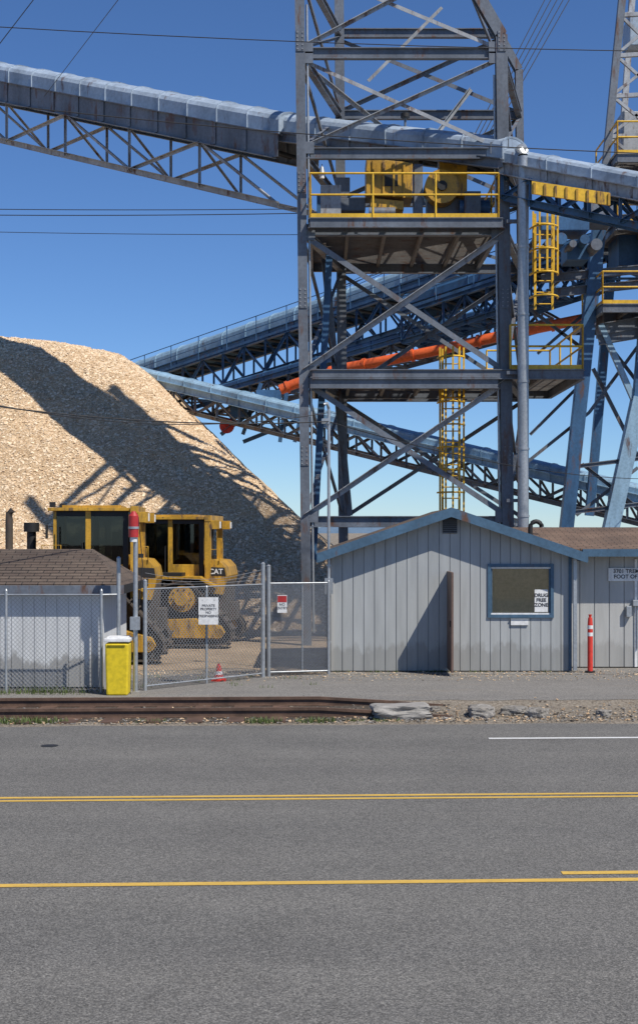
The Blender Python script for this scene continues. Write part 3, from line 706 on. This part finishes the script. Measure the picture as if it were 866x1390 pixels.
# ---------------------------------------------------------------- upper conveyor (rises to the left, away from the camera, through the tower)
KK=.85
def along(px,py):
    k=(px-433)/F; y=(36.5+KK*2)/(1+KK*k); return Vector((k*y,y,H-(py-722)/F*y))
def gallery(name,A,B_,width,hoodh,girh,trussh,npan,hoodm,girm,trm,rails=None):
    e=empty(name); d=(B_-A).normalized(); sd=Vector((-d.y,d.x,0)).normalized()
    if sd.y>0: sd=-sd
    up=Vector((0,0,1)); w=width/2; L=(B_-A).length
    b=MB()
    prof=[(-w*.9,0)]+[(-w*.9*math.cos(a),hoodh*.55+hoodh*.45*math.sin(a)) for a in [math.pi*k/8 for k in range(9)]]+[(w*.9,0)]
    n=len(prof); vs=[];
    for P in (A,B_): vs+=[P+sd*x+up*z for x,z in prof]
    b.add(vs,[(i,i+1,n+i+1,n+i) for i in range(n-1)]+[list(range(n)),[n+i for i in range(n)]],hoodm)
    m=int(L/1.2)
    for k in range(m+1):
        c=A.lerp(B_,k/m)
        for i in range(n-1):
            p=c+sd*prof[i][0]*1.01+up*prof[i][1]*1.01; q=c+sd*prof[i+1][0]*1.01+up*prof[i+1][1]*1.01
            b.bar(p,q,.05,.03,hoodm,up=d)
    b.obj('belt_hood',e)
    b=MB()
    if girh>0:
        for s in (-1,1): b.ibeam(A+sd*s*w-up*girh/2,B_+sd*s*w-up*girh/2,.2,girh,girm)
        for k in range(m+1):
            c=A.lerp(B_,k/m); 
            for s in (1,-1): b.bar(c+sd*s*(w+.04*s)-up*.03,c+sd*s*(w+.04*s)-up*(girh-.03),.15,.012,girm,up=sd)
        for k in range(m*2):
            c=A.lerp(B_,(k+.5)/(m*2))-up*girh*.7; b.cyl(c-sd*w*.85,c+sd*w*.85,.06,'black',8)
    b.obj('side_girders',e)
    b=MB()
    if trussh>0:
        z0=-girh; z1=-girh-trussh; cs=.15
        for s in (-1,1):
            for z in ((z0-.05,z1) if girh==0 else (z1,)): b.angle(A+sd*s*w+up*z,B_+sd*s*w+up*z,cs,trm)
        for k in range(npan):
            p=A.lerp(B_,k/npan); q=A.lerp(B_,(k+1)/npan)
            for s in (-1,1):
                b.angle(p+sd*s*w+up*z0,p+sd*s*w+up*z1,.08,trm)
                if k%2: b.angle(p+sd*s*w+up*z0,q+sd*s*w+up*z1,.09,trm)
                else: b.angle(p+sd*s*w+up*z1,q+sd*s*w+up*z0,.09,trm)
            b.angle(p+sd*w+up*z1,p-sd*w+up*z1,.08,trm); b.angle(p+sd*w+up*z1,q-sd*w+up*z1,.07,trm)
            b.angle(p+sd*w+up*z0,p-sd*w+up*z1,.06,trm)
    b.obj('truss',e)
    if rails:
        b=MB(); railing(b,[A+sd*rails[0]+up*rails[1],B_+sd*rails[0]+up*rails[1]],rails[2],.95,.018); b.obj('walkway_rail',e)
    return e
A=along(-330,50); Bm=along(404,190)
gallery('overhead_conveyor',A,Bm,1.7,.72,.66,1.25,10,'hood','girder','steelL')
A2=along(402,186); B2=along(700,222)
gallery('overhead_conveyor',A2,B2,1.3,.62,.25,.0,8,'hood','girder','steelL')
A3=along(700,226); B3=along(1250,330)
gallery('overhead_conveyor',A3,B3,1.2,.42,.30,.55,12,'hood','steelL','blue')
dm=empty('conveyor_drive_unit')
b=MB()
def pl(px0,py0,px1,py1,d0,dd,mat,sk=0):
    a=W(px0,py1,d0); c=W(px1,py0,d0); s=sk/F*d0
    b.hexa([(a.x,d0,a.z),(c.x,d0,a.z-s),(c.x,d0+dd,a.z-s),(a.x,d0+dd,a.z),(a.x,d0,c.z),(c.x,d0,c.z-s),(c.x,d0+dd,c.z-s),(a.x,d0+dd,c.z)],mat)
pl(497,214,560,262,34.9,1.0,'dozy',6); pl(503,268,548,280,35.0,.8,'dozy',4); pl(562,222,574,290,35.0,.5,'steel'); pl(596,212,634,262,34.9,.5,'dozy',3)
for k in range(4): pl(505+k*14,216+k*2,508+k*14,262+k*2,34.86,.03,'dozy')
pl(520,236,540,252,34.87,.02,'black')
c=W(600,252,34.7); b.cyl((c.x,34.7,c.z),(c.x,35.5,c.z),.42,'dozy',28); b.cyl((c.x,34.6,c.z),(c.x,34.699,c.z),.12,'black',14)
c=W(645,282,35.0); b.cyl((c.x-.4,35.0,c.z),(c.x+.35,35.0,c.z),.2,'blue',18); b.box(c+Vector((0,0,-.25)),(.8,.5,.08),'steel')
c=W(520,288,35.0); b.cyl((c.x-.35,35.0,c.z),(c.x+.3,35.0,c.z),.13,'girder',18); pl(450,268,496,285,35.3,.6,'steel'); pl(430,262,445,300,35.3,.5,'blue'); pl(455,240,475,268,35.4,.4,'girder'); pl(580,262,630,292,35.2,.6,'steel')
b.obj('drive_guard_and_motor',dm,bevel=.015)
b=MB(); yy=30.9
pl(722,245,828,262,yy,.06,'yel',16)
for k in range(8): pl(724+k*14.5,247+k*2.1,727+k*14.5,263+k*2.1,yy-.03,.028,'dozy')
b.obj('yellow_guard_panel',dm)
b=MB(); c=W(550,180,36); b.cyl(c,c+Vector((0,0,.4)),.03,'steel'); b.cyl(c+Vector((0,0,.4)),c+Vector((0,0,.5)),.12,'black',14); b.obj('beacon',dm)

# ---------------------------------------------------------------- other conveyors
gallery('blue_conveyor',W(120,540,62),W(640,366,50),1.9,.75,.35,1.25,18,'lblue','blue','blue',rails=(1.1,-.3,'blue'))
gallery('blue_conveyor',W(560,420,48),W(1000,275,42),1.5,.5,.3,.9,14,'blue','blue','blue',rails=(.9,-.2,'blue'))
gallery('blue_conveyor',W(300,532,56),W(760,400,48),1.1,.25,.2,.7,16,'blue','blue','girder')
gallery('light_blue_conveyor',W(60,478,56),W(900,678,44),1.2,.32,.28,.65,26,'lblue','lblue','girder')
tf=empty('conveyor_tail_frame')
b=MB()
for (p,q) in (((300,590),(380,530)),((330,600),(430,560)),((355,520),(330,590)),((390,525),(380,600)),((420,515),(400,600))): b.angle(W(*p,52),W(*q,52),.14,'blue')
b.cyl(W(308,578,52),W(308,578,54),.28,'red',16); b.box(W(325,560,52),(.6,1,.4),'blue'); b.box(W(365,540,52),(.9,1,.5),'blue')
b.obj('frame',tf)
op=empty('orange_pipe'); b=MB()
pts=[W(380,529,47),W(400,521,47),W(430,511,46.8),W(470,499,46.5),W(520,490,46),W(600,474,45.5),W(700,451,45),W(800,431,44.5),W(880,418,44)]
b.tube(pts,.17,'org',14)
for i in range(len(pts)-1):
    m=pts[i].lerp(pts[i+1],.5); dd=(pts[i+1]-pts[i]).normalized()*.05; b.cyl(m-dd,m+dd,.21,'org',14)
b.obj('pipe_run',op)

# ---------------------------------------------------------------- far right transfer tower
rt2=empty('transfer_tower')
b=MB()
def st(a,c,d,w,mat,d2=None): b.bar(W(a[0],a[1],d),W(c[0],c[1],d2 or d),w,w,mat,up=Vector((0,1,0)) )
st((852,-80),(822,225),40,.20,'girder'); st((822,225),(768,724),40,.36,'blue'); st((868,540),(825,735),40,.42,'lblue')
st((905,-80),(893,225),40,.2,'girder'); st((893,225),(866,545),40,.3,'blue'); st((893,225),(945,735),40,.36,'blue')
st((862,-60),(842,225),44,.18,'steelL'); st((842,225),(800,700),44,.26,'blue')
st((815,440),(868,560),40,.16,'lblue'); st((805,500),(866,620),41,.10,'girder')
for y in (20,75,130,185):
    x0=852-30*(y+80)/305; st((x0,y),(900,y-4),40,.11,'steelL'); st((x0,y),(895,y+52),40,.08,'steelL'); st((x0-4,y+52),(900,y),40,.08,'steelL'); st((x0,y),(x0+12,y-2),40,.09,'steelL',44)
for (y,x0,w) in ((300,740,.2),(372,735,.24),(392,742,.24),(440,815,.3),(455,812,.3),(628,775,.12),(690,770,.12)):
    b.ibeam(W(x0,y+6,40),W(920,y-12,40),.15,w,'girder')
for (p,q) in (((740,400),(810,330)),((745,330),(815,400)),((820,460),(866,520)),((866,470),(800,560)),((790,630),(866,690)),((866,635),(782,700)),((720,420),(800,480)),((730,480),(800,420)),((800,560),(700,640)),((720,590),(790,520))):
    b.angle(W(*p,40.5),W(*q,40.5),.09,'steel')
b.obj('tower_frame',rt2)
b=MB()
for (y,x0,dy) in ((208,838,4),(412,818,4.5),(300,838,3.5)):
    p=W(x0,y,39.0); q=W(930,y,39.0); deck(b,p.x,q.x,39,39+dy,p.z)
b.obj('platforms',rt2)
b=MB()
for (y,x0) in ((208,838),(412,818),(300,838)):
    p=W(x0,y,39.0); q=W(930,y,39.0); railing(b,[p+Vector((0,3,0)),p,q],'yel',.9)
b.obj('handrails',rt2)
b=MB()
def pl2(a,c,d,dd,mat): 
    p=W(a[0],a[1],d);q=W(c[0],c[1],d); b.bb((p.x,d,p.z),(q.x,d+dd,q.z),mat)
pl2((735,292),(800,312),38,1.2,'blue'); pl2((800,270),(835,300),38.2,1.1,'girder'); pl2((770,330),(800,352),38.4,1,'blue'); pl2((840,300),(880,360),40.6,1.5,'blue'); pl2((845,150),(880,206),41,1.2,'steelL'); pl2((820,425),(880,452),40.6,1.2,'girder')
pl2((700,330),(722,352),38.4,.6,'girder'); pl2((855,20),(880,60),41,1,'hood')
for i in range(6):
    c=W(730+i*16,322+((i*7)%13),37.8); b.cyl(c,c+Vector((0,.9,0)),.10+.03*(i%3),'girder' if i%2 else 'blue',14)
b.obj('chutes_and_drives',rt2,bevel=.02)

# ---------------------------------------------------------------- cables
pw=empty('power_lines'); b=MB()
def cable(p,q,sag,r=.012,n=16):
    b.tube([p.lerp(q,t/n)+Vector((0,0,-sag*4*(t/n)*(1-t/n))) for t in range(n+1)],r,'cable',6)
cable(W(-500,0,30),W(1400,70,30),.35,.010)
cable(W(-400,88,29.5),W(1300,215,29.5),.5,.011)
cable(W(-500,272,36),W(404,283,34),.1,.010); cable(W(-500,280,36),W(404,289,34),.12,.011); cable(W(-500,298,36),W(404,318,34),.1,.008)
cable(W(-200,520,22),W(445,572,27.2),.25,.012); cable(W(-200,500,22),W(445,560,27.2),.5,.009); cable(W(445,572,27.2),W(900,650,40),.3,.010)
cable(W(-90,175,28),W(75,-40,28),0,.009); cable(W(60,130,43),W(190,-40,30),0,.009)
for i in range(5): cable(W(770+i*9,-60,48),W(640+i*6,190,40),0,.014)
for i in range(4): cable(W(330,446+i*3,56),W(700,300-i*14,52),.15,.012)
b.obj('cable_runs',pw)
b=MB(); vs=[];fs=[]
n=160
for i in range(n+1):
    x=-2600+5200*i/n; h=12+9*noise.fractal((x*.002,0,0),1,2,4); vs+=[(x,2700,-2),(x,2900,h)]
for i in range(n): fs.append((2*i,2*i+2,2*i+3,2*i+1))
b.add(vs,fs,'hill'); b.obj('hills')

# ---------------------------------------------------------------- light, world, camera
el=math.radians(53); az=math.radians(133)
S=Vector((math.sin(az)*math.cos(el),math.cos(az)*math.cos(el),math.sin(el)))
L=bpy.data.lights.new('sun','SUN'); L.energy=5.0; L.angle=math.radians(.5); L.color=(1,.945,.86)
lo=bpy.data.objects.new('sun',L); lo.rotation_euler=S.to_track_quat('Z','Y').to_euler(); sc.collection.objects.link(lo)
w=bpy.data.worlds.new('World'); sc.world=w; w.use_nodes=True; nt=w.node_tree
sky=nt.nodes.new('ShaderNodeTexSky'); sky.sky_type='NISHITA'; sky.sun_disc=False; sky.sun_elevation=el; sky.sun_rotation=az; sky.air_density=.8; sky.dust_density=0; sky.ozone_density=4.0
bg=nt.nodes['Background']; bg.inputs[1].default_value=.10
hs=nt.nodes.new('ShaderNodeHueSaturation'); hs.inputs['Saturation'].default_value=1.05
ml=nt.nodes.new('ShaderNodeMix'); ml.data_type='RGBA'; ml.blend_type='MULTIPLY'; ml.inputs[0].default_value=1; ml.inputs[7].default_value=(.76,.93,1.16,1)
nt.links.new(sky.outputs[0],hs.inputs['Color']); nt.links.new(hs.outputs[0],ml.inputs[6]); nt.links.new(ml.outputs[2],bg.inputs[0])
cam=bpy.data.cameras.new('camera'); co=bpy.data.objects.new('camera',cam); sc.collection.objects.link(co)
co.location=(0,0,H); co.rotation_euler=(math.pi/2,0,0); cam.sensor_fit='HORIZONTAL'; cam.sensor_width=36; cam.lens=36*F/866; cam.shift_y=27/866; cam.clip_end=6000
sc.camera=co
sc.view_settings.view_transform='Standard'; sc.view_settings.look='None'; sc.view_settings.exposure=0
